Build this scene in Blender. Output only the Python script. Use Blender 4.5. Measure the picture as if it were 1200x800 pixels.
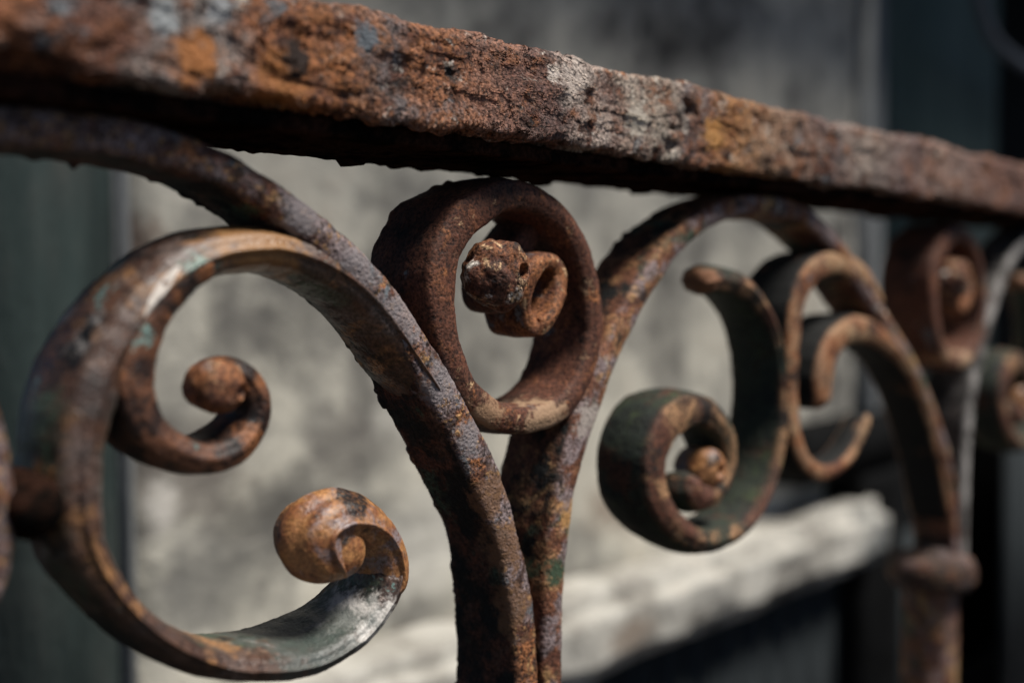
import bpy, math, random
import numpy as np
from mathutils import Vector, Matrix, noise

for o in list(bpy.data.objects):
    bpy.data.objects.remove(o, do_unlink=True)
scene = bpy.context.scene
C = scene.collection
R = math.radians

# ------------------------------------------------------------------ camera
FOC = 1333.3                       # focal length in pixels of a 1200 px wide frame
CAM = Vector((0.0, -0.3345, 1.0))
YAW = math.atan2(1200.0, FOC)      # angle between the lens axis and the handrail
PITCH = math.atan2(68.0, FOC)
fwd = Vector((math.cos(YAW) * math.cos(PITCH), math.sin(YAW) * math.cos(PITCH), -math.sin(PITCH)))
cd = bpy.data.cameras.new('camera')
cam = bpy.data.objects.new('camera', cd)
C.objects.link(cam)
cam.location = CAM
cam.rotation_euler = fwd.to_track_quat('-Z', 'Y').to_euler()
cd.sensor_width = 36.0
cd.lens = 36.0 * FOC / 1200.0
cd.clip_start = 0.01
cd.clip_end = 200.0
cd.dof.use_dof = True
cd.dof.focus_distance = 0.475
cd.dof.aperture_fstop = 3.4
cd.dof.aperture_blades = 0
scene.camera = cam
CM = fwd.to_track_quat('-Z', 'Y').to_matrix()

# ------------------------------------------------------------------ light
SUN_EL, SUN_AZ = 61.0, -66.0       # azimuth of the direction towards the sun, degrees from +X
w = bpy.data.worlds.new('World')
scene.world = w
w.use_nodes = True
nt = w.node_tree
nt.nodes.clear()
sky = nt.nodes.new('ShaderNodeTexSky')
sky.sky_type = 'NISHITA'
sky.sun_disc = False
sky.sun_elevation = R(SUN_EL)
sky.sun_rotation = R(90.0 - SUN_AZ)
sky.air_density = 0.45
sky.dust_density = 0.3
bgn = nt.nodes.new('ShaderNodeBackground')
bgn.inputs['Strength'].default_value = 0.05
wo = nt.nodes.new('ShaderNodeOutputWorld')
nt.links.new(sky.outputs[0], bgn.inputs[0])
nt.links.new(bgn.outputs[0], wo.inputs[0])
sd = bpy.data.lights.new('sun', 'SUN')
sd.energy = 5.0
sd.angle = R(15.0)
sd.color = (1.0, 0.95, 0.88)
sun = bpy.data.objects.new('sun', sd)
C.objects.link(sun)
sdir = Vector((math.cos(R(SUN_EL)) * math.cos(R(SUN_AZ)), math.cos(R(SUN_EL)) * math.sin(R(SUN_AZ)), math.sin(R(SUN_EL))))
sun.rotation_euler = sdir.to_track_quat('Z', 'Y').to_euler()
scene.view_settings.view_transform = 'Standard'
scene.view_settings.look = 'None'
scene.view_settings.exposure = 0.0
scene.view_settings.gamma = 1.0
scene.view_settings.use_curve_mapping = False
scene.cycles.max_bounces = 5
scene.cycles.use_denoising = True


def at(px, py, y=0.0):
    """world point where the sight line of a photograph pixel meets the plane Y = y"""
    d = CM @ Vector(((px - 600.0) / FOC, -(py - 400.0) / FOC, -1.0))
    return CAM + d * ((y - CAM.y) / d.y)


# ------------------------------------------------------------------ materials
class N:
    def __init__(s, name):
        s.m = bpy.data.materials.new(name)
        s.m.use_nodes = True
        s.t = s.m.node_tree
        s.t.nodes.clear()
        s.out = s.t.nodes.new('ShaderNodeOutputMaterial')
        s.b = s.t.nodes.new('ShaderNodeBsdfPrincipled')
        s.t.links.new(s.b.outputs[0], s.out.inputs[0])
        s.tc = s.t.nodes.new('ShaderNodeTexCoord')

    def link(s, a, b):
        s.t.links.new(a, b)

    def coord(s, scale=(1, 1, 1), loc=(0, 0, 0), rot=(0, 0, 0)):
        n = s.t.nodes.new('ShaderNodeMapping')
        n.inputs['Scale'].default_value = scale
        n.inputs['Location'].default_value = loc
        n.inputs['Rotation'].default_value = rot
        s.link(s.tc.outputs['Object'], n.inputs[0])
        return n.outputs[0]

    def noise(s, co, scale, detail=6, rough=0.6, dist=0.0):
        n = s.t.nodes.new('ShaderNodeTexNoise')
        n.inputs['Scale'].default_value = scale
        n.inputs['Detail'].default_value = detail
        n.inputs['Roughness'].default_value = rough
        n.inputs['Distortion'].default_value = dist
        s.link(co, n.inputs['Vector'])
        return n.outputs['Fac']

    def voro(s, co, scale, feature='F1', rnd=1.0):
        n = s.t.nodes.new('ShaderNodeTexVoronoi')
        n.feature = feature
        n.inputs['Scale'].default_value = scale
        n.inputs['Randomness'].default_value = rnd
        s.link(co, n.inputs['Vector'])
        return n.outputs['Distance']

    def ramp(s, fac, stops, interp='LINEAR'):
        n = s.t.nodes.new('ShaderNodeValToRGB')
        n.color_ramp.interpolation = interp
        e = n.color_ramp.elements
        while len(e) < len(stops):
            e.new(0.5)
        for i, (p, c) in enumerate(stops):
            e[i].position = p
            if not hasattr(c, '__len__'):
                c = (c, c, c)
            e[i].color = (*c, 1)
        s.link(fac, n.inputs[0])
        return n.outputs[0]

    def step(s, fac, a, b):
        n = s.t.nodes.new('ShaderNodeMapRange')
        n.interpolation_type = 'SMOOTHSTEP'
        n.inputs['From Min'].default_value = a
        n.inputs['From Max'].default_value = b
        s.link(fac, n.inputs['Value'])
        return n.outputs[0]

    def math(s, op, a, b=None, clamp=False):
        n = s.t.nodes.new('ShaderNodeMath')
        n.operation = op
        n.use_clamp = clamp
        for i, v in enumerate((a, b)):
            if v is None:
                continue
            if isinstance(v, (int, float)):
                n.inputs[i].default_value = v
            else:
                s.link(v, n.inputs[i])
        return n.outputs[0]

    def mix(s, fac, a, b, mode='MIX'):
        n = s.t.nodes.new('ShaderNodeMix')
        n.data_type = 'RGBA'
        n.blend_type = mode
        n.clamp_factor = True
        for k, v in ((0, fac), (6, a), (7, b)):
            if isinstance(v, (int, float)):
                n.inputs[k].default_value = v
            elif isinstance(v, tuple):
                n.inputs[k].default_value = (*v, 1)
            else:
                s.link(v, n.inputs[k])
        return n.outputs[2]

    def attr(s, name):
        n = s.t.nodes.new('ShaderNodeAttribute')
        n.attribute_name = name
        return n.outputs['Fac']

    def disp(s, h, scale, both=True):
        n = s.t.nodes.new('ShaderNodeDisplacement')
        n.inputs['Midlevel'].default_value = 0.5
        n.inputs['Scale'].default_value = scale
        s.link(h, n.inputs['Height'])
        s.link(n.outputs[0], s.out.inputs['Displacement'])
        s.m.displacement_method = 'BOTH' if both else 'BUMP'


DARK = (0.012, 0.008, 0.007)
UMBER = (0.040, 0.018, 0.012)
RED = (0.115, 0.042, 0.024)
ORANGE = (0.27, 0.105, 0.040)
PAINT_SHADE = (0.008, 0.0085, 0.008)  # near-black paint remnants, also standing in for shade on broad faces
TAN = (0.55, 0.36, 0.20)
PURPLE = (0.225, 0.175, 0.175)
SLATE = (0.12, 0.14, 0.155)
LICHEN = (0.62, 0.57, 0.50)
TEAL = (0.17, 0.27, 0.245)
GREEN = (0.055, 0.085, 0.055)
SILVER = (0.66, 0.63, 0.60)


def rust(name, seed, base, layers=(), edge=None, amp=0.0022, grain=0.5, stretch=(1, 1, 1), rough=(0.55, 0.9), flake=0.0, spec=0.4, paint=0.0, zones=None):  # paint: amount of near-black paint remnants plus shade put into the colour
    """base: ramp colours; layers: (colour, scale, lo, hi, where) with where in all / edge / face"""
    n = N(name)
    co = n.coord(stretch, (seed * 3.1, seed * 1.7, seed * 2.3))
    iso = n.coord((1, 1, 1), (seed * 1.1, seed * 4.7, seed * 0.3))
    big = n.noise(co, 30, 5, 0.62, 0.3)
    med = n.noise(co, 130, 5, 0.65)
    fine = n.noise(iso, 620, 4, 0.7)
    pits = n.voro(iso, 520)
    f = n.math('ADD', n.math('MULTIPLY', big, 0.62), n.math('MULTIPLY', med, 0.38))
    k = len(base)
    col = n.ramp(f, [(0.36 + 0.28 * i / (k - 1), c) for i, c in enumerate(base)])
    rim = n.attr('rim')
    face = n.math('SUBTRACT', 1.0, rim)
    for i, (c, sc, lo, hi, where) in enumerate(layers):
        cc = n.coord(stretch, (seed * 5.3 + i * 7.7, i * 2.9, seed))
        m = n.step(n.noise(cc, sc, 6, 0.65, 0.4), lo, hi)
        if where == 'edge':
            m = n.math('MULTIPLY', m, rim)
        elif where == 'face':
            m = n.math('MULTIPLY', m, face)
        m = n.math('MULTIPLY', m, n.step(fine, 0.30, 0.52))
        col = n.mix(m, col, c)
    if zones:
        sx = n.t.nodes.new('ShaderNodeSeparateXYZ')
        n.link(n.tc.outputs['Object'], sx.inputs[0])
        wobx = n.math('MULTIPLY', n.math('SUBTRACT', n.noise(iso, 45, 5, 0.7), 0.5), 0.11)
        zx = n.math('ADD', sx.outputs[0], wobx)
        x0, x1 = zones[0][0], zones[-1][0]
        zf = n.math('DIVIDE', n.math('SUBTRACT', zx, x0), x1 - x0)
        zc_ = n.ramp(zf, [((p - x0) / (x1 - x0), c) for p, c in zones])
        col = n.mix(n.math('MULTIPLY', n.step(n.noise(iso, 75, 5, 0.7), 0.36, 0.56), 0.82), col, zc_)
    if paint:
        pm = n.step(n.noise(n.coord((1, 1, 1), (seed * 2, 5, seed)), 34, 6, 0.66), 0.60 - 0.28 * paint, 0.72 - 0.28 * paint)
        pm = n.math('MULTIPLY', pm, n.math('SUBTRACT', 1.0, n.step(rim, 0.3, 0.8)))  # broad faces only: paint remnants plus shade put into the colour
        col = n.mix(pm, col, PAINT_SHADE)
    g = n.ramp(fine, [(0.34, 1.0 - grain), (0.5, 1.0), (0.66, 1.0 + grain * 0.9)])
    col = n.mix(1.0, col, g, 'MULTIPLY')
    pk = n.ramp(pits, [(0.05, 0.55), (0.35, 1.0)])
    col = n.mix(min(1.0, grain * 1.2), col, n.mix(1.0, col, pk, 'MULTIPLY'))
    n.link(col, n.b.inputs['Base Color'])
    rr = n.math('ADD', n.math('MULTIPLY', med, rough[1] - rough[0]), rough[0])
    n.link(rr, n.b.inputs['Roughness'])
    n.b.inputs['Specular IOR Level'].default_value = spec
    h = n.math('ADD', n.math('MULTIPLY', big, 0.42), n.math('MULTIPLY', med, 0.34))
    h = n.math('ADD', h, n.math('MULTIPLY', fine, 0.17))
    h = n.math('ADD', h, n.math('MULTIPLY', n.step(pits, 0.0, 0.6), 0.07))
    if flake:
        fl = n.noise(n.coord((0.35, 1, 1), (seed, seed, 3)), 62, 5, 0.6, 1.2)
        for lo in (0.42, 0.5, 0.57):
            h = n.math('ADD', h, n.math('MULTIPLY', n.step(fl, lo, lo + 0.014), flake))
    n.disp(h, amp)
    return n.m


M = {}
RZ = [(0, (0.26, 0.10, 0.045)), (90, (0.12, 0.05, 0.035)), (190, (0.30, 0.27, 0.25)), (270, (0.30, 0.11, 0.045)), (370, (0.38, 0.15, 0.05)), (425, (0.13, 0.13, 0.14)), (460, (0.36, 0.15, 0.07)),
      (540, (0.26, 0.13, 0.09)), (610, (0.13, 0.075, 0.065)), (660, (0.46, 0.38, 0.33)), (690, (0.20, 0.13, 0.11)), (735, (0.46, 0.40, 0.33)), (780, (0.12, 0.085, 0.085)), (825, (0.42, 0.20, 0.07)), (880, (0.36, 0.23, 0.15)),
      (940, (0.17, 0.11, 0.10)), (985, (0.40, 0.33, 0.28)), (1040, (0.20, 0.13, 0.12)), (1080, (0.34, 0.24, 0.20)), (1150, (0.20, 0.11, 0.09)), (1290, (0.27, 0.17, 0.14))]
M['rail'] = rust('rusty_rail_iron', 1.3, [DARK, UMBER, RED, ORANGE, RED, (0.10, 0.05, 0.04)],
                 [(LICHEN, 120, 0.58, 0.65, 'all'), (SLATE, 48, 0.58, 0.64, 'all'), (DARK, 60, 0.53, 0.64, 'all')],
                 amp=0.0045, grain=1.0, stretch=(0.8, 1.0, 1.0), flake=0.24, zones=[(at(p, 200).x - 0.9, c) for p, c in RZ])
M['under'] = rust('shade_black_iron', 2.9, [(0.005, 0.005, 0.005), (0.008, 0.006, 0.005), UMBER, (0.006, 0.005, 0.005)], amp=0.003, grain=0.5, spec=0.0, rough=(0.9, 1.0))  # near-black colour stands in for the shade under the handrail
M['greyiron'] = rust('grey_weathered_iron', 12.4, [(0.02, 0.018, 0.016), (0.045, 0.04, 0.037), (0.11, 0.102, 0.095), (0.07, 0.042, 0.03)], [(RED, 40, 0.58, 0.66, 'all'), (DARK, 60, 0.56, 0.66, 'face'), ((0.36, 0.34, 0.32), 40, 0.40, 0.56, 'edge')], amp=0.0024, grain=0.5, paint=0.3)
M['stem'] = rust('grey_brown_weathered_iron', 4.2, [DARK, UMBER, RED, UMBER, DARK],
                 [(PURPLE, 34, 0.43, 0.55, 'edge'), ((0.085, 0.045, 0.03), 26, 0.50, 0.60, 'face'), (GREEN, 34, 0.56, 0.64, 'face'), (SLATE, 90, 0.56, 0.66, 'edge'), (ORANGE, 28, 0.55, 0.60, 'edge'), (UMBER, 60, 0.52, 0.62, 'edge'), ((0.34, 0.19, 0.08), 230, 0.54, 0.61, 'edge')],
                 amp=0.0040, grain=0.9, paint=0.55)
M['stemr'] = rust('orange_brown_weathered_iron', 7.9, [UMBER, RED, (0.20, 0.08, 0.04), (0.36, 0.19, 0.085), RED],
                  [(PURPLE, 55, 0.46, 0.56, 'edge'), (GREEN, 30, 0.55, 0.62, 'all'), ((0.48, 0.42, 0.36), 80, 0.60, 0.68, 'edge'), ((0.42, 0.25, 0.11), 30, 0.58, 0.66, 'all'), (DARK, 70, 0.56, 0.66, 'all')],
                  amp=0.0036, grain=0.85, paint=0.35)
M['ring'] = rust('dark_red_granular_rust', 2.6, [(0.035, 0.016, 0.011), (0.085, 0.033, 0.019), RED, (0.22, 0.085, 0.038)],
                 [(ORANGE, 60, 0.55, 0.66, 'edge'), (SLATE, 36, 0.58, 0.66, 'face'), (TAN, 90, 0.60, 0.70, 'edge')],
                 amp=0.0022, grain=0.85, paint=0.1)
M['knob'] = rust('crusted_orange_rust', 3.4, [UMBER, RED, ORANGE, RED],
                 [(LICHEN, 60, 0.57, 0.64, 'all'), (TAN, 120, 0.56, 0.66, 'all'), (DARK, 60, 0.56, 0.64, 'all')],
                 amp=0.0034, grain=0.9)
M['tube'] = rust('orange_granular_rust', 3.9, [UMBER, RED, ORANGE, RED], [(DARK, 60, 0.58, 0.66, 'face'), (TAN, 140, 0.56, 0.66, 'edge'), (SLATE, 40, 0.52, 0.60, 'face')], amp=0.0022, grain=0.9)
M['paint'] = rust('rust_with_flaking_green_paint', 5.5, [DARK, UMBER, (0.17, 0.07, 0.035), (0.10, 0.05, 0.035), UMBER],
                  [(ORANGE, 45, 0.52, 0.62, 'all'), (TEAL, 44, 0.62, 0.65, 'all'), (LICHEN, 60, 0.62, 0.68, 'edge'), (DARK, 50, 0.56, 0.64, 'all')],
                  amp=0.0026, grain=0.6, rough=(0.3, 0.7), spec=0.5, paint=0.4)
M['curl'] = rust('smooth_worn_rust', 9.1, [DARK, UMBER, (0.11, 0.055, 0.035), (0.075, 0.045, 0.035), (0.055, 0.040, 0.034)],
                 [(GREEN, 20, 0.50, 0.58, 'face'), ((0.15, 0.11, 0.095), 40, 0.50, 0.66, 'all'), ((0.42, 0.40, 0.38), 22, 0.56, 0.66, 'face'), ((0.34, 0.17, 0.07), 34, 0.54, 0.64, 'all'), (TEAL, 40, 0.64, 0.67, 'all'), (DARK, 50, 0.57, 0.68, 'all')],  # the pale grey face layer stands in for a silver highlight
                 amp=0.0024, grain=0.6, rough=(0.22, 0.55), spec=0.7, paint=0.35)
M['curlend'] = rust('smooth_ochre_rust', 9.6, [UMBER, ORANGE, (0.42, 0.20, 0.075), ORANGE, RED],
                    [(PURPLE, 40, 0.50, 0.60, 'all'), (DARK, 40, 0.60, 0.68, 'all')], amp=0.0016, grain=0.45, rough=(0.28, 0.6), spec=0.6)
M['green'] = rust('mossy_green_black_iron', 6.7, [(0.011, 0.013, 0.011), (0.018, 0.024, 0.019), (0.032, 0.042, 0.027), (0.03, 0.018, 0.012)],
                  [(RED, 30, 0.40, 0.55, 'edge'), ((0.36, 0.20, 0.10), 55, 0.50, 0.62, 'edge'), (DARK, 48, 0.55, 0.66, 'edge'), ((0.08, 0.035, 0.02), 34, 0.54, 0.64, 'face'), ((0.04, 0.055, 0.025), 60, 0.56, 0.66, 'face')],
                  amp=0.0030, grain=0.7)
M['orange'] = rust('bright_orange_rust', 8.8, [UMBER, RED, ORANGE, (0.36, 0.20, 0.11), RED],
                   [((0.42, 0.27, 0.15), 24, 0.48, 0.62, 'edge'), (DARK, 40, 0.54, 0.66, 'all'), (SLATE, 28, 0.60, 0.68, 'edge')],
                   amp=0.0024, grain=0.6, paint=1.2)  # faces blackened heavily to stand in for the scroll's shaded underside


def plaster(name, base, stops, scale, amp, stain=None, stretch=(1, 1, 1), seed=0.0, streak=0.0):
    n = N(name)
    co = n.coord(stretch, (seed, seed * 2, seed * 3))
    a = n.noise(co, scale, 5, 0.6, 0.5)
    b = n.noise(co, scale * 5, 5, 0.65)
    f = n.math('ADD', n.math('MULTIPLY', a, 0.75), n.math('MULTIPLY', b, 0.25))
    col = n.ramp(f, stops)
    if streak:
        s = n.noise(n.coord((1, 1, 0.06), (seed, 0, seed)), 22, 4, 0.6)
        col = n.mix(streak, col, n.mix(1.0, col, n.ramp(s, [(0.35, 0.45), (0.65, 1.35)]), 'MULTIPLY'))
    g = n.noise(co, 420, 3, 0.6)
    col = n.mix(1.0, col, n.ramp(g, [(0.3, 0.85), (0.7, 1.12)]), 'MULTIPLY')
    n.link(col, n.b.inputs['Base Color'])
    n.b.inputs['Roughness'].default_value = 0.85
    n.b.inputs['Specular IOR Level'].default_value = 0.25
    h = n.math('ADD', n.math('MULTIPLY', a, 0.6), n.math('MULTIPLY', b, 0.4))
    n.disp(h, amp, False)
    return n.m


M['plaster'] = plaster('stained_grey_plaster', None, [(0.36, (0.09, 0.087, 0.08)), (0.45, (0.32, 0.308, 0.275)), (0.55, (0.60, 0.575, 0.495)), (0.66, (0.58, 0.53, 0.445)), (0.74, (0.36, 0.30, 0.25))], 5.5, 0.012, seed=2.2, streak=0.35)
M['ledge'] = plaster('worn_white_stone', None, [(0.36, (0.07, 0.065, 0.06)), (0.45, (0.29, 0.275, 0.245)), (0.55, (0.52, 0.505, 0.46)), (0.70, (0.40, 0.345, 0.285))], 7, 0.010, seed=5.1)
M['teal'] = plaster('faded_teal_paint', None, [(0.30, (0.024, 0.034, 0.033)), (0.48, (0.048, 0.070, 0.067)), (0.58, (0.07, 0.085, 0.08)), (0.70, (0.15, 0.13, 0.11))], 12, 0.006, stretch=(1, 1, 0.25), seed=1.0, streak=0.6)
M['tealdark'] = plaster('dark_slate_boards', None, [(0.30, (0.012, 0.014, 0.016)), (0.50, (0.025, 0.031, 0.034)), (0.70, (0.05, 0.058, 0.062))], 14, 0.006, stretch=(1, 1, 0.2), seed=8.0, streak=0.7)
M['frame'] = plaster('grey_weathered_frame', None, [(0.30, (0.035, 0.038, 0.038)), (0.70, (0.085, 0.09, 0.09))], 18, 0.004, stretch=(1, 1, 0.3), seed=3.0)
M['bead'] = plaster('pale_painted_bead', None, [(0.30, (0.15, 0.16, 0.165)), (0.70, (0.32, 0.335, 0.34))], 18, 0.004, stretch=(1, 1, 0.3), seed=4.0)
M['void'] = plaster('void_black', None, [(0.30, (0.004, 0.004, 0.004)), (0.70, (0.009, 0.0095, 0.010))], 18, 0.004, seed=6.0)  # near-black colour standing in for dark, unlit openings
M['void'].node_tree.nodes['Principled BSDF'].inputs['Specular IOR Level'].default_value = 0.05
M['doorteal'] = plaster('faded_teal_door_paint', None, [(0.30, (0.055, 0.085, 0.085)), (0.50, (0.08, 0.125, 0.122)), (0.70, (0.11, 0.15, 0.148))], 12, 0.006, stretch=(1, 1, 0.25), seed=11.0, streak=0.15)
M['ground'] = plaster('dark_damp_earth', None, [(0.30, (0.02, 0.018, 0.015)), (0.70, (0.06, 0.05, 0.04))], 6, 0.02, seed=7.0)
M['cable'] = plaster('blue_black_cable_sheath', None, [(0.3, (0.07, 0.085, 0.11)), (0.7, (0.13, 0.15, 0.19))], 30, 0.001, seed=9.0)


# ------------------------------------------------------------------ mesh helpers
def mesh_obj(name, verts, faces, mat, parent=None, rim=None, smooth=True, loc=None):
    me = bpy.data.meshes.new(name)
    verts = np.asarray(verts, dtype=np.float64)
    org = Vector(loc) if loc is not None else Vector((0, 0, 0))
    me.from_pydata((verts - np.array(org)).tolist(), [], faces)
    if rim is not None:
        a = me.attributes.new('rim', 'FLOAT', 'POINT')
        a.data.foreach_set('value', np.asarray(rim, dtype=np.float32))
    me.materials.append(mat)
    if smooth:
        me.polygons.foreach_set('use_smooth', [True] * len(me.polygons))
    me.update()
    o = bpy.data.objects.new(name, me)
    C.objects.link(o)
    o.location = org
    if parent is not None:
        o.parent = parent
        o.matrix_parent_inverse = Matrix.Identity(4)
    return o


def spline(P, step):
    """Catmull-Rom through rows of P (x, z, thick, depth, yfront), uniform step"""
    P = np.asarray(P, float)
    Q = np.vstack([2 * P[0] - P[1], P, 2 * P[-1] - P[-2]])
    out = []
    for i in range(1, len(Q) - 2):
        p0, p1, p2, p3 = Q[i - 1], Q[i], Q[i + 1], Q[i + 2]
        t = np.linspace(0, 1, 60, endpoint=False)[:, None]
        out.append(0.5 * ((2 * p1) + (-p0 + p2) * t + (2 * p0 - 5 * p1 + 4 * p2 - p3) * t ** 2 + (-p0 + 3 * p1 - 3 * p2 + p3) * t ** 3))
    out.append(Q[-2][None])
    S = np.vstack(out)
    d = np.r_[0, np.cumsum(np.hypot(*(np.diff(S[:, :2], axis=0).T)))]
    L = d[-1]
    n = max(8, int(L / step))
    u = np.linspace(0, L, n)
    return np.stack([np.interp(u, d, S[:, k]) for k in range(S.shape[1])], 1), u


def wob(u, seed, f):
    r = np.random.RandomState(seed)
    v = np.zeros_like(u)
    for k in range(5):
        v += np.sin(u * f * (1.9 ** k) + r.rand() * 6.28) / (1.6 ** k)
    return v / 2.2


def strip(name, pts, mat, parent=None, step=0.0009, closed=False, round0=True, round1=True, bulge=0.0008, seed=1, corner=0.0034, dense=1.0, jag=0.0):
    """flat forged bar swept in the XZ plane. pts: (px, py, half thickness mm, depth mm, front offset mm)"""
    rows = []
    for p in pts:
        px, py, th = p[:3]
        dp = p[3] if len(p) > 3 else 34
        yo = p[4] if len(p) > 4 else 0
        wpt = at(px, py, yo / 1000)
        rows.append((wpt.x, wpt.z, th / 1000, dp / 1000, yo / 1000))
    if closed:
        rows.append(rows[0])
    S, u = spline(rows, step)
    L = u[-1]
    X, Z, th, dp, y0 = S.T
    th = th * (1 + 0.10 * wob(u, seed, 60)) + 0.0
    X = X + 0.0007 * wob(u, seed + 5, 45)
    Z = Z + 0.0007 * wob(u, seed + 9, 45)
    tx, tz = np.gradient(X), np.gradient(Z)
    l = np.hypot(tx, tz) + 1e-12
    tx, tz = tx / l, tz / l
    nx, nz = -tz, tx
    cap = np.ones_like(u)
    if not closed:
        e = float(np.mean(th)) * 1.2
        if round0:
            s = np.clip(u / e, 0, 1)
            cap = np.minimum(cap, np.sqrt(np.clip(1 - (1 - s) ** 2, 0.0004, 1)))
        if round1:
            s = np.clip((L - u) / e, 0, 1)
            cap = np.minimum(cap, np.sqrt(np.clip(1 - (1 - s) ** 2, 0.0004, 1)))
    hn = th * cap
    hd = dp / 2 * (0.55 + 0.45 * cap)
    r = np.minimum(corner, hn * 0.85)
    # perimeter template: (corner sign n, corner sign y, angle | straight)
    na = max(4, int(np.mean(th) * 2 / 0.0014 * dense))
    nb = max(8, int(np.mean(dp) / 0.0018 * dense))
    nc = 4
    T = []
    for (sn, sy, a0) in ((1, -1, -90), (1, 1, 0), (-1, 1, 90), (-1, -1, 180)):
        for k in range(nc + 1):
            T.append(('c', sn, sy, R(a0 + 90 * k / nc)))
        if (sn, sy) == (1, -1):
            T += [('y', 1, -1 + 2 * k / nb, 0) for k in range(1, nb)]
        if (sn, sy) == (1, 1):
            T += [('n', 1 - 2 * k / na, 1, 0) for k in range(1, na)]
        if (sn, sy) == (-1, 1):
            T += [('y', -1, 1 - 2 * k / nb, 0) for k in range(1, nb)]
        if (sn, sy) == (-1, -1):
            T += [('n', -1 + 2 * k / na, -1, 0) for k in range(1, na)]
    rj = np.random.RandomState(seed + 50)
    jn = max(4, int(L / 0.0030))
    j1 = np.interp(u, np.linspace(0, L, jn), rj.rand(jn) ** 2) * np.clip(wob(u, seed + 3, 130), 0, 1) * jag
    j2 = np.interp(u, np.linspace(0, L, jn), rj.rand(jn) ** 2) * np.clip(wob(u, seed + 4, 110), 0, 1) * jag
    cols, rim = [], []
    yc = y0 + dp / 2
    for (kd, a, b, ang) in T:
        if kd == 'c':
            n_ = a * (hn - r) + r * math.cos(ang)
            y_ = b * (hd - r) + r * math.sin(ang)
            rm = 0.25 + 0.75 * abs(math.sin(ang))
        elif kd == 'y':
            n_ = a * (hn + bulge * (1 - b * b))
            y_ = b * (hd - r)
            rm = 0.0
        else:
            n_ = a * (hn - r)
            y_ = b * (hd + bulge * 0.6 * (1 - a * a))
            rm = 1.0
        ex = 0.0
        if jag and kd == 'c' and b > 0:
            ex = j1 if a > 0 else -j2
            y_ = y_ + np.abs(ex) * 0.6
        cols.append(np.stack([X + nx * (n_ + ex), yc + y_, Z + nz * (n_ + ex)], 1))
        rim.append(np.full(len(u), rm))
    V = np.stack(cols, 1)
    m, k = V.shape[:2]
    RM = np.stack(rim, 1)
    if closed:
        V, RM = V[:-1], RM[:-1]
        m -= 1
    idx = np.arange(m * k).reshape(m, k)
    a = idx if closed else idx[:-1]
    b = np.roll(idx, -1, 0) if closed else idx[1:]
    F = np.stack([a, b, np.roll(b, -1, 1), np.roll(a, -1, 1)], -1).reshape(-1, 4).tolist()
    if not closed:
        F.append(list(idx[0]))
        F.append(list(idx[-1][::-1]))
    org = Vector((float(np.mean(X)), float(np.mean(yc)), float(np.mean(Z))))
    o = mesh_obj(name, V.reshape(-1, 3), F, mat, parent, RM.reshape(-1), loc=org)
    return o


def box_grid(x0, x1, y0, y1, z0, z1, res, r=0.003):
    """rounded long bar along X as ring sweep; returns verts, faces, rim"""
    nx = max(2, int((x1 - x0) / res))
    xs = np.linspace(x0, x1, nx)
    per, rim = [], []
    hy, hz = (y1 - y0) / 2, (z1 - z0) / 2
    cy, cz = (y1 + y0) / 2, (z1 + z0) / 2
    nyy, nzz = max(2, int(2 * hy / (res * 1.6))), max(2, int(2 * hz / (res * 1.1)))
    for (sy, sz, a0) in ((-1, -1, 180), (1, -1, 270), (1, 1, 0), (-1, 1, 90)):
        for k in range(5):
            a = R(a0 + 90 * k / 4)
            per.append((cy + sy * (hy - r) + r * math.cos(a), cz + sz * (hz - r) + r * math.sin(a)))
        nxt = {(-1, -1): ('y', 1), (1, -1): ('z', 1), (1, 1): ('y', -1), (-1, 1): ('z', -1)}[(sy, sz)]
        cnt = nyy if nxt[0] == 'y' else nzz
        for k in range(1, cnt):
            t = k / cnt
            if nxt[0] == 'y':
                per.append((cy + sy * (hy - r) + nxt[1] * 2 * (hy - r) * t, cz + sz * hz))
            else:
                per.append((cy + sy * hy, cz + sz * (hz - r) + nxt[1] * 2 * (hz - r) * t))
    per = np.array(per)
    V = np.zeros((nx, len(per), 3))
    V[:, :, 0] = xs[:, None]
    V[:, :, 1:] = per[None]
    idx = np.arange(nx * len(per)).reshape(nx, -1)
    a, b = idx[:-1], idx[1:]
    F = np.stack([a, np.roll(a, -1, 1), np.roll(b, -1, 1), b], -1).reshape(-1, 4).tolist()
    F.append(list(idx[0][::-1]))
    F.append(list(idx[-1]))
    return V, F


def tag(o, label=None, cat=None, group=None, kind=None):
    if label: o['label'] = label
    if cat: o['category'] = cat
    if group: o['group'] = group
    if kind: o['kind'] = kind
    return o


def empty(name, loc, label, cat):
    o = bpy.data.objects.new(name, None)
    C.objects.link(o)
    o.location = loc
    o.empty_display_size = 0.05
    return tag(o, label, cat)


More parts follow.
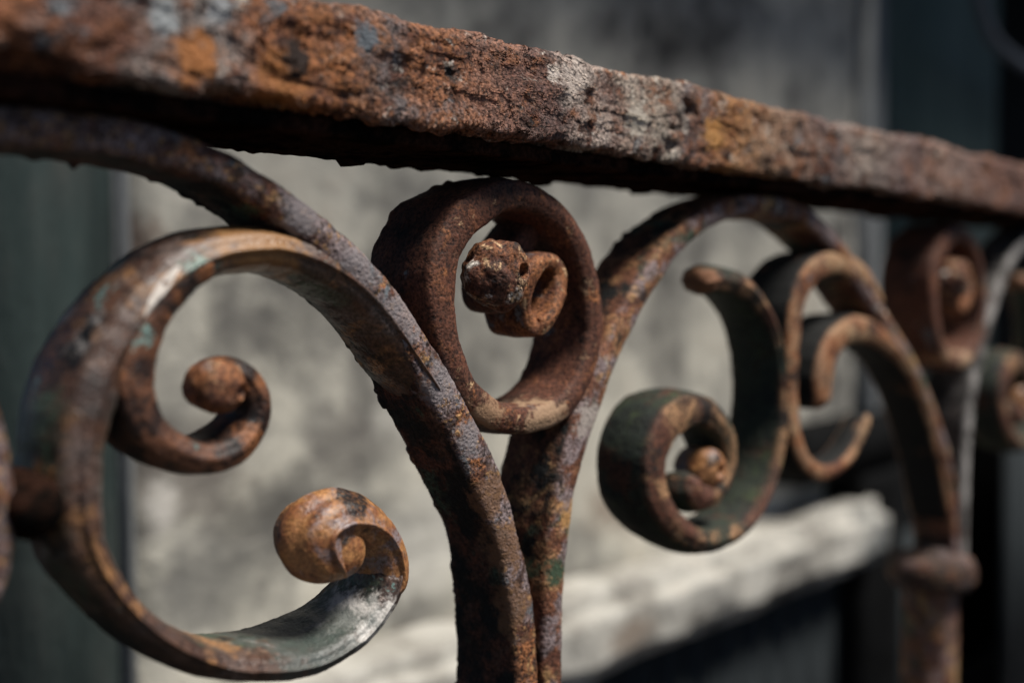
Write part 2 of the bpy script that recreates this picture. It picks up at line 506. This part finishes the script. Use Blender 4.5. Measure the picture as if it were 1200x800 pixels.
def slab(name, x0, x1, y0, y1, z0, z1, mat, parent=None, rough=0.0, seed=0, cells=0.02, bev=0.004):
    """box with subdivided, slightly uneven faces"""
    import bmesh
    bm = bmesh.new()
    bmesh.ops.create_cube(bm, size=1.0)
    for v in bm.verts:
        v.co = Vector(((v.co.x + 0.5) * (x1 - x0), (v.co.y + 0.5) * (y1 - y0), (v.co.z + 0.5) * (z1 - z0)))
    bmesh.ops.bevel(bm, geom=bm.edges[:], offset=bev, segments=2, affect='EDGES')
    if rough:
        for axis, lim in ((0, x1 - x0), (1, y1 - y0), (2, z1 - z0)):
            k = int(lim / cells)
            for i in range(1, min(k, 120)):
                p = [0, 0, 0]; p[axis] = lim * i / min(k, 120)
                nrm = [0, 0, 0]; nrm[axis] = 1
                bmesh.ops.bisect_plane(bm, geom=bm.verts[:] + bm.edges[:] + bm.faces[:], plane_co=p, plane_no=nrm)
        for v in bm.verts:
            q = Vector((v.co.x + seed * 3.3, v.co.y, v.co.z + seed))
            v.co += noise.noise_vector(q * 14) * rough + noise.noise_vector(q * 40) * rough * 0.4
    bmesh.ops.recalc_face_normals(bm, faces=bm.faces[:])
    me = bpy.data.meshes.new(name)
    bm.to_mesh(me); bm.free()
    me.materials.append(mat)
    me.polygons.foreach_set('use_smooth', [True] * len(me.polygons))
    o = bpy.data.objects.new(name, me)
    C.objects.link(o)
    o.location = (x0, y0, z0)
    if parent is not None:
        o.parent = parent
        o.location = Vector((x0, y0, z0)) - parent.location
    return o


# ------------------------------------------------------------------ setting
slab('ground', -8, 12, -6, 8, -0.12, 0.0, M['ground'])
bpy.data.objects['ground']['kind'] = 'structure'

WY = 0.5155                                 # face of the plaster wall
def wx(px, y=WY, py=332): return at(px, py, y).x
wall = empty('plaster_wall', (wx(500), WY, 0), 'blurred grey stained plaster wall with worn white stone ledge behind the iron railing', 'wall')
xl, xr = wx(150), wx(1000)
slab('plaster_face', xl, xr, WY, WY + 0.2, 0.0, 2.2, M['plaster'], wall, rough=0.006, cells=0.03)
lz = 1.0 - 0.345
slab('stone_ledge', xl + 0.004, wx(1052, WY - 0.1), WY - 0.10, WY - 0.003, lz - 0.095, lz, M['ledge'], wall, rough=0.007, cells=0.012, bev=0.02)
slab('shade_slab', -1.5, 6.0, WY - 0.50, WY + 0.35, 2.10, 2.16, M['frame'], wall)  # unseen slab added overhead to shade the upper wall and cut sky light
# slate boards below the ledge, their dark colour also standing in for shade there
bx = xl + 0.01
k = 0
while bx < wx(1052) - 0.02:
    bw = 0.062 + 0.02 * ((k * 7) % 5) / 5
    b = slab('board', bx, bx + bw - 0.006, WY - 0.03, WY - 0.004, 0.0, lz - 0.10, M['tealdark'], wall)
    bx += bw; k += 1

gate = empty('teal_board_screen', (wx(40), WY, 0), 'dark teal painted board screen at the far left behind the scrolls', 'screen')
bx, k = wx(-260), 0
while bx < wx(128):
    bw = min(0.105 + 0.03 * ((k * 3) % 4) / 4, wx(132) - bx)
    slab('board', bx, bx + bw - 0.0015, WY - 0.010, WY + 0.02, 0.0, 2.2, M['teal'], gate)
    bx += bw; k += 1
tag(slab('edge_bead', wx(132.5), wx(150) - 0.0005, WY - 0.010, WY + 0.03, 0.0, 2.2, M['bead'], gate), 'pale vertical bead')

door = empty('teal_door', (wx(1100), WY, 0), 'dark teal door in grey frame beyond the right end of the plaster wall', 'door')
slab('frame', wx(1012), wx(1028), WY - 0.01, WY + 0.06, 0.0, 2.19, M['bead'], door)
slab('panel', wx(1026) + 0.002, wx(1176), WY + 0.02, WY + 0.05, 0.80, 2.2, M['doorteal'], door)
slab('panel', wx(1026) + 0.002, wx(1176), WY + 0.10, WY + 0.13, 0.0, 0.795, M['void'], door)  # black sheet stands in for the dark open recess
tag(slab('void_backing_sheet', wx(-400), 6.0, WY + 0.24, WY + 0.30, 0.0, 2.19, M['void']),
    'black sheet standing in for the dark recess past the teal door at the right edge', 'wall')

dk = empty('dark_slabs', (wx(1000), WY, 0.7), 'black slabs above and beside the right end of the pale stone ledge', 'board')
pz = lambda px, py, y: at(px, py, y).z
yb = WY - 0.07
slab('board', wx(944, yb), wx(1062, yb), yb, WY - 0.003, pz(1000, 556, yb), pz(1000, 496, yb), M['void'], dk, rough=0.002, cells=0.03)  # black slabs fill the dark area around the ledge end
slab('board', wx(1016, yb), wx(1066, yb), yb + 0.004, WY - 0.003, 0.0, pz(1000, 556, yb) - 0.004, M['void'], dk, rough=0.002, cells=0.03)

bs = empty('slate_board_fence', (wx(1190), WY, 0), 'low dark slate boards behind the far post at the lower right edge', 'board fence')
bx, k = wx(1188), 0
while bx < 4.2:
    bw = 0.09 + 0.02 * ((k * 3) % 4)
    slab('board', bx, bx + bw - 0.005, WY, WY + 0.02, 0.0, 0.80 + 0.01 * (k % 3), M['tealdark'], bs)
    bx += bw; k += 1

# cable at the top right
cab = [at(1135, -60, 0.40), at(1148, 0, 0.40), at(1158, 40, 0.40), at(1178, 62, 0.40), at(1210, 84, 0.40), at(1290, 130, 0.40)]
cu = bpy.data.curves.new('hanging_cable', 'CURVE')
cu.dimensions = '3D'; cu.bevel_depth = 0.011; cu.bevel_resolution = 4; cu.resolution_u = 10
sp = cu.splines.new('NURBS'); sp.points.add(len(cab) - 1)
for p, q in zip(sp.points, cab): p.co = (*q, 1)
sp.use_endpoint_u = True; sp.order_u = 3
co_ = bpy.data.objects.new('tmp', cu); C.objects.link(co_)
dg = bpy.context.evaluated_depsgraph_get()
me = bpy.data.meshes.new_from_object(co_.evaluated_get(dg))
bpy.data.objects.remove(co_)
me.materials.append(M['cable'])
cb = bpy.data.objects.new('hanging_cable', me); C.objects.link(cb)
tag(cb, 'blue black cable bending down in the top right corner', 'cable')

# ------------------------------------------------------------------ the railing
P = 0.515
rail = empty('iron_railing', (at(640, 800).x, 0.018, 0.0), 'rusty wrought iron railing with flat handrail, arches and curled scrolls', 'railing')
def adopt(o):
    o.parent = rail
    o.location = o.location - rail.location
    return o

# handrail with hand-hammered unevenness and two corrosion pits
V, F = box_grid(-0.05, 2.0, -0.0145, 0.058, 1.0612, 1.0975, 0.0010, 0.0022)
flat = V.reshape(-1, 3)
p1, p2 = at(803, 127, -0.0145), at(785, 151, -0.0145)
xs = flat[:, 0]
lift = 0.0006 * np.sin(xs * 17 + 1) + 0.0004 * np.sin(xs * 57) + 0.0003 * np.sin(xs * 131 + 2)
flat[:, 2] += lift
cj = np.random.RandomState(8)
nk = 520
chipn = np.interp(xs, np.linspace(-0.1, 2.1, nk), cj.rand(nk) ** 2) * np.clip(0.35 + 0.9 * np.interp(xs, np.linspace(-0.1, 2.1, 60), cj.rand(60) - 0.3), 0, 1)
flat[:, 2] += 0.0042 * chipn * np.clip((1.068 - flat[:, 2]) / 0.006, 0, 1) * (flat[:, 1] < -0.004)
flat[:, 2] -= 0.0022 * chipn[::-1] * np.clip((flat[:, 2] - 1.090) / 0.006, 0, 1) * (flat[:, 1] < -0.004)
chip = np.clip((at(430, 200).x - xs) / 0.10, 0, 1) * (0.0036 + 0.0012 * np.sin(xs * 90) + 0.0009 * np.sin(xs * 211))
flat[:, 2] += chip * np.clip((1.080 - flat[:, 2]) / 0.015, 0, 1) * np.clip((0.004 - flat[:, 1]) / 0.014, 0, 1)
front = flat[:, 1] < -0.011
for (p, rad, dep) in ((p1, 0.0062, 0.006), (p2, 0.0030, 0.005)):
    d = np.hypot(flat[:, 0] - p.x, flat[:, 2] - p.z)
    flat[:, 1] += np.where(front, dep * np.clip(1 - (d / rad) ** 2, 0, 1) ** 0.6, 0)
    flat[:, 1] -= np.where(front, 0.0012 * np.exp(-((d - rad * 1.25) / (rad * 0.3)) ** 2), 0)
h = mesh_obj('handrail', flat, F, M['rail'], None, np.zeros(len(flat)), loc=(0.9, 0.02, 1.08))
adopt(h)
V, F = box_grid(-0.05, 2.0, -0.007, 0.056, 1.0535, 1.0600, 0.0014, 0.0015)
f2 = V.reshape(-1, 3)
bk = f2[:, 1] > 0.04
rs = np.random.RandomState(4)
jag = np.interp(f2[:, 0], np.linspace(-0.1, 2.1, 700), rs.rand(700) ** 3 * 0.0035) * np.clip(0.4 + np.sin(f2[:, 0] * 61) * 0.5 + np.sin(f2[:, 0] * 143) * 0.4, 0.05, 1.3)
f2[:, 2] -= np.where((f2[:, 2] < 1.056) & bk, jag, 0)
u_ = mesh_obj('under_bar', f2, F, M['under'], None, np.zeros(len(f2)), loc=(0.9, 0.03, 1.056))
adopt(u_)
tag(u_, 'flaking flat bar under the handrail, coloured black for its shade')

parts = []
def S(name, pts, mat, label=None, **kw):
    o = adopt(strip(name, pts, M[mat], None, **kw))
    if label: o['label'] = label
    return o

# left panel
archL = S('arch', [(-150, 190, 6), (-60, 160, 6), (20, 148, 6), (100, 152, 6), (190, 168, 6), (270, 200, 6), (345, 248, 6.3), (410, 305, 6.6), (462, 362, 7), (503, 427, 7.8), (540, 495, 8.4), (572, 562, 8.4),
                  (596, 632, 8.0), (612, 700, 7.6, 38), (619, 770, 7.4, 40), (620, 840, 7.4, 40), (618, 940, 7.4, 38)], 'stem', seed=3, round0=False, dense=1.3, step=0.0008, jag=0.0042)
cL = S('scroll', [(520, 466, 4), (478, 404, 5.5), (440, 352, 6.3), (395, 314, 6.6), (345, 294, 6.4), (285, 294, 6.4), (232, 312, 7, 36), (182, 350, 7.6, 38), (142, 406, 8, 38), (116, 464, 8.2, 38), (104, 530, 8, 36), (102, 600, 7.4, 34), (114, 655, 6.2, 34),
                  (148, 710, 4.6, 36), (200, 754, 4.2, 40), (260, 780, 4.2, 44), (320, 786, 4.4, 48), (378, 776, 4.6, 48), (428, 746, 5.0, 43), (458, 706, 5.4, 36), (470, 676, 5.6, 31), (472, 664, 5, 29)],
       'curl', 'worn scroll with rolled snail end and a silver highlight painted on the lower bend', seed=7, bulge=0.0022, dense=1.2, jag=0.0012, corner=0.006)
cE = S('rolled_end', [(462, 706, 5.0, 34), (471, 684, 5.9, 32), (472, 660, 6.2, 30), (462, 634, 6.8, 28), (439, 615, 8.2, 27), (412, 612, 9.4, 27), (390, 628, 10, 29), (393, 655, 9, 28), (410, 680, 4, 22)],
       'curlend', 'ochre rolled snail end of the big scroll', seed=41, bulge=0.003, dense=1.4, corner=0.009, step=0.0006)
cS = S('scroll', [(262, 302, 4.5), (222, 322, 6), (188, 358, 7), (168, 408, 7.4, 32), (163, 455, 7.2, 32), (178, 498, 6.4, 30), (208, 526, 5.6, 30), (244, 540, 5.2, 30), (280, 530, 5.0, 28), (303, 502, 4.8, 24), (307, 470, 4.8, 22), (292, 442, 5.0, 22), (262, 432, 4.5, 22)],
       'paint', 'small inner scroll with flaking teal paint', seed=11, bulge=0.0014)
nL = S('scroll', [(-190, 330, 7), (-110, 380, 7.5), (-50, 450, 8), (-22, 530, 8), (-8, 605, 8), (-18, 680, 7.6), (-55, 740, 7), (-110, 780, 7)], 'stem', seed=13, step=0.0014)
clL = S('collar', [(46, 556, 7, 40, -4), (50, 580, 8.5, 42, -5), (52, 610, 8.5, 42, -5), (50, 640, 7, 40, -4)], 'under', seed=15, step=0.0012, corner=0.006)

# pale scratch worn along the front edge of the big scroll
a_, b_ = at(205, 311), at(161, 383)
mid = (a_ + b_) / 2 - (cL.location + rail.location)
dx, dz = (b_ - a_).x, (b_ - a_).z
ll = math.hypot(dx, dz); dx /= ll; dz /= ll
mt = M['curl'].node_tree
tcn = [n_ for n_ in mt.nodes if n_.type == 'TEX_COORD'][0]
bs_ = [n_ for n_ in mt.nodes if n_.type == 'BSDF_PRINCIPLED'][0]
def mnode(op, *a):
    n_ = mt.nodes.new('ShaderNodeMath'); n_.operation = op
    for i_, v_ in enumerate(a):
        if isinstance(v_, float): n_.inputs[i_].default_value = v_
        else: mt.links.new(v_, n_.inputs[i_])
    return n_.outputs[0]
sx = mt.nodes.new('ShaderNodeSeparateXYZ'); mt.links.new(tcn.outputs['Object'], sx.inputs[0])
px_, pz_ = mnode('SUBTRACT', sx.outputs[0], mid.x), mnode('SUBTRACT', sx.outputs[2], mid.z)
along = mnode('ADD', mnode('MULTIPLY', px_, dx), mnode('MULTIPLY', pz_, dz))
acr = mnode('SUBTRACT', mnode('MULTIPLY', px_, dz), mnode('MULTIPLY', pz_, dx))
al2 = mnode('MULTIPLY', mnode('DIVIDE', along, ll * 0.55), mnode('DIVIDE', along, ll * 0.55))
bow = mnode('ADD', acr, mnode('MULTIPLY', al2, 0.0016))
ac2 = mnode('MULTIPLY', mnode('DIVIDE', bow, 0.0016), mnode('DIVIDE', bow, 0.0016))
dd = mnode('ADD', al2, ac2)
yok = mnode('LESS_THAN', sx.outputs[1], 0.0)
mk = mnode('MULTIPLY', mnode('LESS_THAN', dd, 1.0), yok)
mx = mt.nodes.new('ShaderNodeMix'); mx.data_type = 'RGBA'
mt.links.new(mk, mx.inputs[0]); mt.links.new(bs_.inputs['Base Color'].links[0].from_socket, mx.inputs[6])
mx.inputs[7].default_value = (0.62, 0.56, 0.50, 1)
mt.links.new(mx.outputs[2], bs_.inputs['Base Color'])

# ring scroll between the arches
ringpts = [(a_ + 11, b_ + 3, *c_) for a_, b_, *c_ in [(536, 252, 8, 40), (513, 300, 8.5, 40), (510, 355, 8, 40), (522, 412, 7, 38), (548, 462, 6.2, 37), (590, 489, 6, 36), (638, 484, 6.2, 36), (672, 448, 6.4, 36), (687, 396, 6.2, 36), (686, 338, 6, 36), (670, 280, 6, 36), (635, 240, 6, 36), (585, 226, 7, 38)]]
ring = S('ring_scroll', ringpts, 'ring', seed=17, closed=True, dense=1.4, step=0.0007, bulge=0.001, jag=0.0018)
tubep = []
for k in range(10):
    a = 2 * math.pi * k / 10
    tubep.append((639 + 20 * math.cos(a) + 6 * math.sin(a), 344 - 40 * math.sin(a), 3.9 + 0.7 * math.sin(a * 3), 26, 1 + 2 * math.sin(a * 2)))
tube = S('rolled_end', tubep, 'tube', seed=19, closed=True, dense=1.8, step=0.0005, corner=0.002)
link_ = S('inner_curl', [(645, 246, 5, 22, 14), (628, 268, 6, 22, 14), (612, 300, 8, 24, 12), (600, 340, 10, 24, 10), (608, 368, 9, 24, 8)], 'ring', seed=21, dense=1.2)

def knob(name, px, py, rad, ylen, mat, pit=None, seed=0, yfront=0.0, squash=1.0, lump=1.0):
    """lumpy forged ball end: dome in front, short barrel behind"""
    c = at(px, py, yfront + rad * 0.7)
    rings, seg = 90, 120
    Vv, Rm = [], []
    for i in range(rings + 1):
        t = i / rings
        if t < 0.5:
            a = t * math.pi
            yy, rr = -rad * 0.85 * math.cos(a), rad * math.sin(a) ** 0.8
        elif t < 0.8:
            s = (t - 0.5) / 0.3
            yy, rr = s * ylen, rad * (1 - 0.12 * s)
        else:
            s = (t - 0.8) / 0.2
            a = s * math.pi / 2
            yy, rr = ylen + rad * 0.3 * math.sin(a), rad * 0.88 * math.cos(a)
        for j in range(seg):
            b = 2 * math.pi * j / seg
            q = Vector((math.cos(b) * rr, yy, math.sin(b) * rr * squash))
            nn = (noise.noise(q * 90 + Vector((seed, 0, 0))) * 0.10 + noise.noise(q * 220 + Vector((seed, 3, 0))) * 0.05) * lump
            q = q * (1 + nn)
            if pit:
                d = math.hypot(q.x - pit[0], q.z - pit[1])
                if q.y < 0.2 * rad:
                    q.y += pit[3] * max(0, 1 - (d / pit[2]) ** 2) ** 0.7
            Vv.append(c + q); Rm.append(0.5)
    Ff = []
    for i in range(rings):
        for j in range(seg):
            a, b = i * seg + j, i * seg + (j + 1) % seg
            Ff.append((a, a + seg, b + seg, b))
    return adopt(mesh_obj(name, [tuple(v) for v in Vv], Ff, mat, None, Rm, loc=c))
ball = knob('ball_end', 580, 321, 0.0158, 0.006, M['knob'], pit=(0.0045, 0.001, 0.0036, 0.006), seed=2, yfront=-0.011, lump=1.5)
ballL = knob('ball_end', 394, 643, 0.0118, 0.012, M['curlend'], seed=5, yfront=0.0015, lump=0.35)
ballS = knob('ball_end', 254, 452, 0.0095, 0.008, M['tube'], pit=(0.006, -0.002, 0.003, 0.003), seed=8, yfront=-0.002)
ballR = knob('ball_end', 826, 549, 0.0125, 0.012, M['curlend'], pit=(0.0, 0.0, 0.004, 0.005), seed=9, yfront=0.0)

# right half of the stem and the second arch
archR = S('arch', [(652, 940, 6.4, 38), (650, 840, 6.6, 38), (650, 750, 6.8, 38), (654, 660, 7.4, 38), (666, 570, 8, 38), (688, 490, 8, 38), (718, 412, 7.6, 36), (756, 338, 7, 34), (800, 280, 6.2), (850, 247, 6), (900, 240, 6), (945, 252, 6), (983, 288, 6), (1018, 342, 6), (1050, 392, 6), (1080, 445, 6), (1103, 505, 5.5), (1118, 565, 5.5), (1122, 640, 6), (1122, 664, 7)],
          'stemr', 'orange streaked arch rising from the nearest post', seed=23, dense=1.2, jag=0.0025)
scR = S('scroll', [(832, 331, 6.4, 18), (852, 328, 6.2, 26), (882, 341, 5.6, 31), (908, 380, 5, 34), (921, 440, 5, 36), (921, 505, 5, 38), (908, 565, 5, 38), (880, 613, 5.2, 36), (835, 635, 5.8, 34), (798, 617, 7.5, 34), (774, 580, 9, 34), (772, 532, 9.6, 34), (793, 490, 9.6, 34), (826, 480, 8.6, 32), (853, 503, 7, 30), (860, 540, 6, 28), (849, 572, 6, 26), (826, 584, 7, 24), (812, 562, 8, 22)],
          'green', 'mossy green scroll with orange rim and rolled end', seed=25, dense=1.1, bulge=0.002)
scRc = ballR
s8 = S('scroll', [(1038, 360, 4.5), (1016, 324, 6.4), (988, 308, 7.4), (957, 318, 8.2, 36), (938, 352, 8.4, 38), (931, 404, 8, 38), (931, 460, 7.4, 36), (935, 508, 6.8, 32), (948, 543, 5.6, 28), (972, 554, 5.2, 24), (1000, 533, 5, 20), (1022, 486, 4.6, 16)], 'orange', seed=29)
s7 = S('scroll', [(1118, 610, 5), (1104, 540, 4.6), (1085, 470, 5.2), (1060, 418, 6.6), (1032, 392, 8.8), (1002, 388, 10, 40), (980, 406, 10.5, 40), (970, 440, 11.5, 38), (968, 480, 11, 32)], 'orange', 'bright ochre scroll curling off the farther post', seed=31, corner=0.006)


def lathe(name, cx, cy, prof, mat, seg=64, rz=1.0):
    Vv, Ff = [], []
    for (r_, z_) in prof:
        for j in range(seg):
            b = 2 * math.pi * j / seg
            Vv.append((cx + r_ * math.cos(b), cy + r_ * rz * math.sin(b), z_))
    for i in range(len(prof) - 1):
        for j in range(seg):
            a, b = i * seg + j, i * seg + (j + 1) % seg
            Ff.append((a, b, b + seg, a + seg))
    Ff.append(list(range(seg))[::-1]); Ff.append([(len(prof) - 1) * seg + j for j in range(seg)])
    return adopt(mesh_obj(name, Vv, Ff, mat, None, [0.5] * len(Vv), loc=(cx, cy, prof[0][1])))


q = at(1111, 676)
cx2 = q.x + 0.012
zc = q.z
def dens(pr, st=0.002):
    out = []
    for (a, b) in zip(pr[:-1], pr[1:]):
        n_ = max(1, int(math.hypot(a[0] - b[0], a[1] - b[1]) / st))
        for i in range(n_): out.append((a[0] + (b[0] - a[0]) * i / n_, a[1] + (b[1] - a[1]) * i / n_))
    return out + [pr[-1]]
col = lathe('collar', cx2, 0.018, dens([(0.012, zc + 0.020), (0.015, zc + 0.017), (0.020, zc + 0.013), (0.031, zc + 0.011), (0.034, zc + 0.004), (0.034, zc - 0.005), (0.030, zc - 0.011), (0.020, zc - 0.013)][::-1]), M['stem'])
post = lathe('post', cx2, 0.018, dens([(0.0215, 0.002), (0.0215, zc - 0.30)], 0.02) + dens([(0.0215, zc - 0.299), (0.021, zc - 0.012)]), M['stemr'])
V, F = box_grid(-0.05, 2.0, 0.004, 0.034, 0.10, 0.13, 0.004, 0.003)
adopt(mesh_obj('bottom_rail', V.reshape(-1, 3), F, M['ring'], None, np.zeros(V.shape[0] * V.shape[1]), loc=(0.9, 0.02, 0.11)))

# ---- repeats further along the railing (and one post back towards the camera)
def rep(o, n_):
    c = o.copy()
    C.objects.link(c)
    c.parent = rail
    c.location = o.location + Vector((P * n_, 0, 0))
    if 'label' in c.keys(): del c['label']
    return c
for o in (ring, tube, ball, link_, archR, scR, scRc):
    rep(o, 1); 
for o in (ring, tube, ball, link_, archR, scR, scRc):
    rep(o, 2)
for o in (s7, s8):
    rep(o, 1)
for o in (col, post):
    rep(o, -1); rep(o, 1)


# stains, worn patches and painted highlights that sit at known places on the ironwork
def spot(mat, obj, px, py, r, colour, y=0.0, soft=0.35, wobble=0.8, asp=1.0, strength=1.0, root=None, deep=0.35):
    mt = M[mat].node_tree
    tcn = [n_ for n_ in mt.nodes if n_.type == 'TEX_COORD'][0]
    bs = [n_ for n_ in mt.nodes if n_.type == 'BSDF_PRINCIPLED'][0]
    c = at(px, py, y) - (obj.location + (root or rail).location)
    sub = mt.nodes.new('ShaderNodeVectorMath'); sub.operation = 'SUBTRACT'
    mt.links.new(tcn.outputs['Object'], sub.inputs[0]); sub.inputs[1].default_value = c
    scl = mt.nodes.new('ShaderNodeVectorMath'); scl.operation = 'MULTIPLY'
    mt.links.new(sub.outputs[0], scl.inputs[0]); scl.inputs[1].default_value = (1 / (r * asp), deep / r, 1 / r)
    ln = mt.nodes.new('ShaderNodeVectorMath'); ln.operation = 'LENGTH'
    mt.links.new(scl.outputs[0], ln.inputs[0])
    nz = mt.nodes.new('ShaderNodeTexNoise'); nz.inputs['Scale'].default_value = 1.6 / r; nz.inputs['Detail'].default_value = 6; nz.inputs['Roughness'].default_value = 0.68
    mt.links.new(tcn.outputs['Object'], nz.inputs['Vector'])
    ad = mt.nodes.new('ShaderNodeMath'); ad.operation = 'MULTIPLY_ADD'
    mt.links.new(nz.outputs['Fac'], ad.inputs[0]); ad.inputs[1].default_value = -4.0 * wobble
    mt.links.new(ln.outputs['Value'], ad.inputs[2])
    mr = mt.nodes.new('ShaderNodeMapRange'); mr.interpolation_type = 'SMOOTHSTEP'
    mr.inputs['From Min'].default_value = 1.0 - 2.0 * wobble + soft; mr.inputs['From Max'].default_value = 1.0 - 2.0 * wobble - soft
    mr.inputs['To Max'].default_value = strength
    mt.links.new(ad.outputs[0], mr.inputs['Value'])
    mx = mt.nodes.new('ShaderNodeMix'); mx.data_type = 'RGBA'
    mt.links.new(mr.outputs[0], mx.inputs[0])
    mt.links.new(bs.inputs['Base Color'].links[0].from_socket, mx.inputs[6])
    mx.inputs[7].default_value = (*colour, 1)
    mt.links.new(mx.outputs[2], bs.inputs['Base Color'])

spot('curl', cL, 425, 728, 0.010, (0.58, 0.55, 0.51), y=0.008, asp=1.3)  # silver highlight painted into the colour of the lower bend
spot('curl', cL, 310, 286, 0.012, (0.30, 0.15, 0.055), asp=1.6)
spot('curl', cL, 236, 322, 0.007, (0.17, 0.24, 0.20))
spot('curl', cL, 350, 755, 0.016, (0.075, 0.095, 0.085), y=0.025, asp=2.0, strength=0.8)
for (a, b, r) in ((352, 255, 0.008), (420, 315, 0.009), (470, 372, 0.010), (515, 445, 0.009), (550, 510, 0.007)):
    spot('stem', archL, a, b, r, (0.25, 0.22, 0.225), strength=0.85, deep=1.2)  # grey gloss highlight painted along the upper stem edge
for (a, b, r) in ((575, 580, 0.010), (590, 640, 0.012), (600, 720, 0.012)):
    spot('stem', archL, a, b, r, (0.20, 0.105, 0.055), strength=0.8, deep=1.3)
spot('stemr', archR, 628, 600, 0.011, (0.50, 0.27, 0.10), y=0.022)
spot('stemr', archR, 632, 665, 0.007, (0.05, 0.08, 0.045), y=0.01)
spot('stemr', archR, 690, 490, 0.008, (0.42, 0.36, 0.32))
spot('green', scR, 832, 331, 0.009, (0.24, 0.11, 0.055), wobble=0.4)
spot('ring', ring, 640, 492, 0.010, (0.36, 0.23, 0.14), asp=1.4, wobble=1.0)  # tan highlights painted into the ring's lower rim, here and next
spot('ring', ring, 570, 485, 0.007, (0.32, 0.19, 0.11), asp=1.4, wobble=1.0)
spot('green', scR, 893, 545, 0.013, (0.085, 0.12, 0.045), y=0.02, strength=0.8)
for (a, b, r, c) in ((190, 22, 0.0055, (0.34, 0.36, 0.37)), (255, 14, 0.005, (0.40, 0.41, 0.42)), (424, 46, 0.0055, (0.13, 0.15, 0.17)), (668, 92, 0.008, (0.56, 0.47, 0.41)), (645, 88, 0.004, (0.60, 0.52, 0.46)),
                     (745, 140, 0.008, (0.50, 0.44, 0.37)), (832, 158, 0.008, (0.50, 0.25, 0.08)), (330, 95, 0.009, (0.42, 0.17, 0.055)), (230, 65, 0.008, (0.40, 0.16, 0.05)), (340, 70, 0.006, (0.03, 0.015, 0.01))):
    spot('rail', h, a, b, r, c, y=-0.0145)
for o in rail.children:
    if o.name.startswith('arch.') and o.location.x > archR.location.x + 0.3 and o.location.x < archR.location.x + 0.8:
        o.material_slots[0].link = 'OBJECT'
        o.material_slots[0].material = M['greyiron']

# stains on the wall and the ledge
pl = [o for o in wall.children if o.name.startswith('plaster_face')][0]
lg = [o for o in wall.children if o.name.startswith('stone_ledge')][0]
for (a, b, r, asp, c, st) in ((330, 610, 0.045, 1.3, (0.12, 0.115, 0.105), 0.75), (400, 520, 0.035, 1.2, (0.14, 0.13, 0.12), 0.7), (215, 560, 0.04, 1.4, (0.16, 0.14, 0.125), 0.7), (440, 385, 0.04, 1.5, (0.15, 0.145, 0.135), 0.6),
                              (290, 395, 0.03, 1.3, (0.13, 0.125, 0.12), 0.6), (150, 290, 0.03, 1.0, (0.20, 0.14, 0.11), 0.8), (240, 690, 0.04, 1.6, (0.13, 0.13, 0.125), 0.6), (730, 590, 0.03, 2.4, (0.24, 0.19, 0.15), 0.8), (360, 340, 0.03, 1.8, (0.17, 0.165, 0.15), 0.6),
                              (190, 590, 0.02, 0.8, (0.66, 0.63, 0.58), 0.8), (500, 640, 0.05, 1.2, (0.68, 0.66, 0.60), 0.6), (480, 470, 0.04, 1.2, (0.64, 0.62, 0.56), 0.6), (900, 585, 0.03, 2.5, (0.66, 0.64, 0.60), 0.7)):
    spot('plaster', pl, a, b, r, c, y=WY, soft=0.5, wobble=0.7, asp=asp, strength=st, root=wall)
for (a, b, r, asp, c) in ((850, 718, 0.022, 1.4, (0.08, 0.08, 0.078)), (1030, 650, 0.06, 1.2, (0.14, 0.15, 0.15)), (740, 745, 0.02, 2.0, (0.30, 0.24, 0.19)), (960, 690, 0.02, 1.8, (0.16, 0.155, 0.145))):
    spot('ledge', lg, a, b, r, c, y=WY - 0.10, soft=0.5, wobble=0.8, asp=asp, strength=0.85, root=wall)

# rolled ends and balls belong to the scroll they finish
ends = [o for o in rail.children if o.name.split('.')[0] in ('rolled_end', 'ball_end', 'inner_curl')]
hosts = [o for o in rail.children if o.name.split('.')[0] in ('scroll', 'ring_scroll')]
for o in ends:
    p = min(hosts, key=lambda q_: (q_.location - o.location).length)
    loc = o.location - p.location
    o.parent = p
    o.location = loc
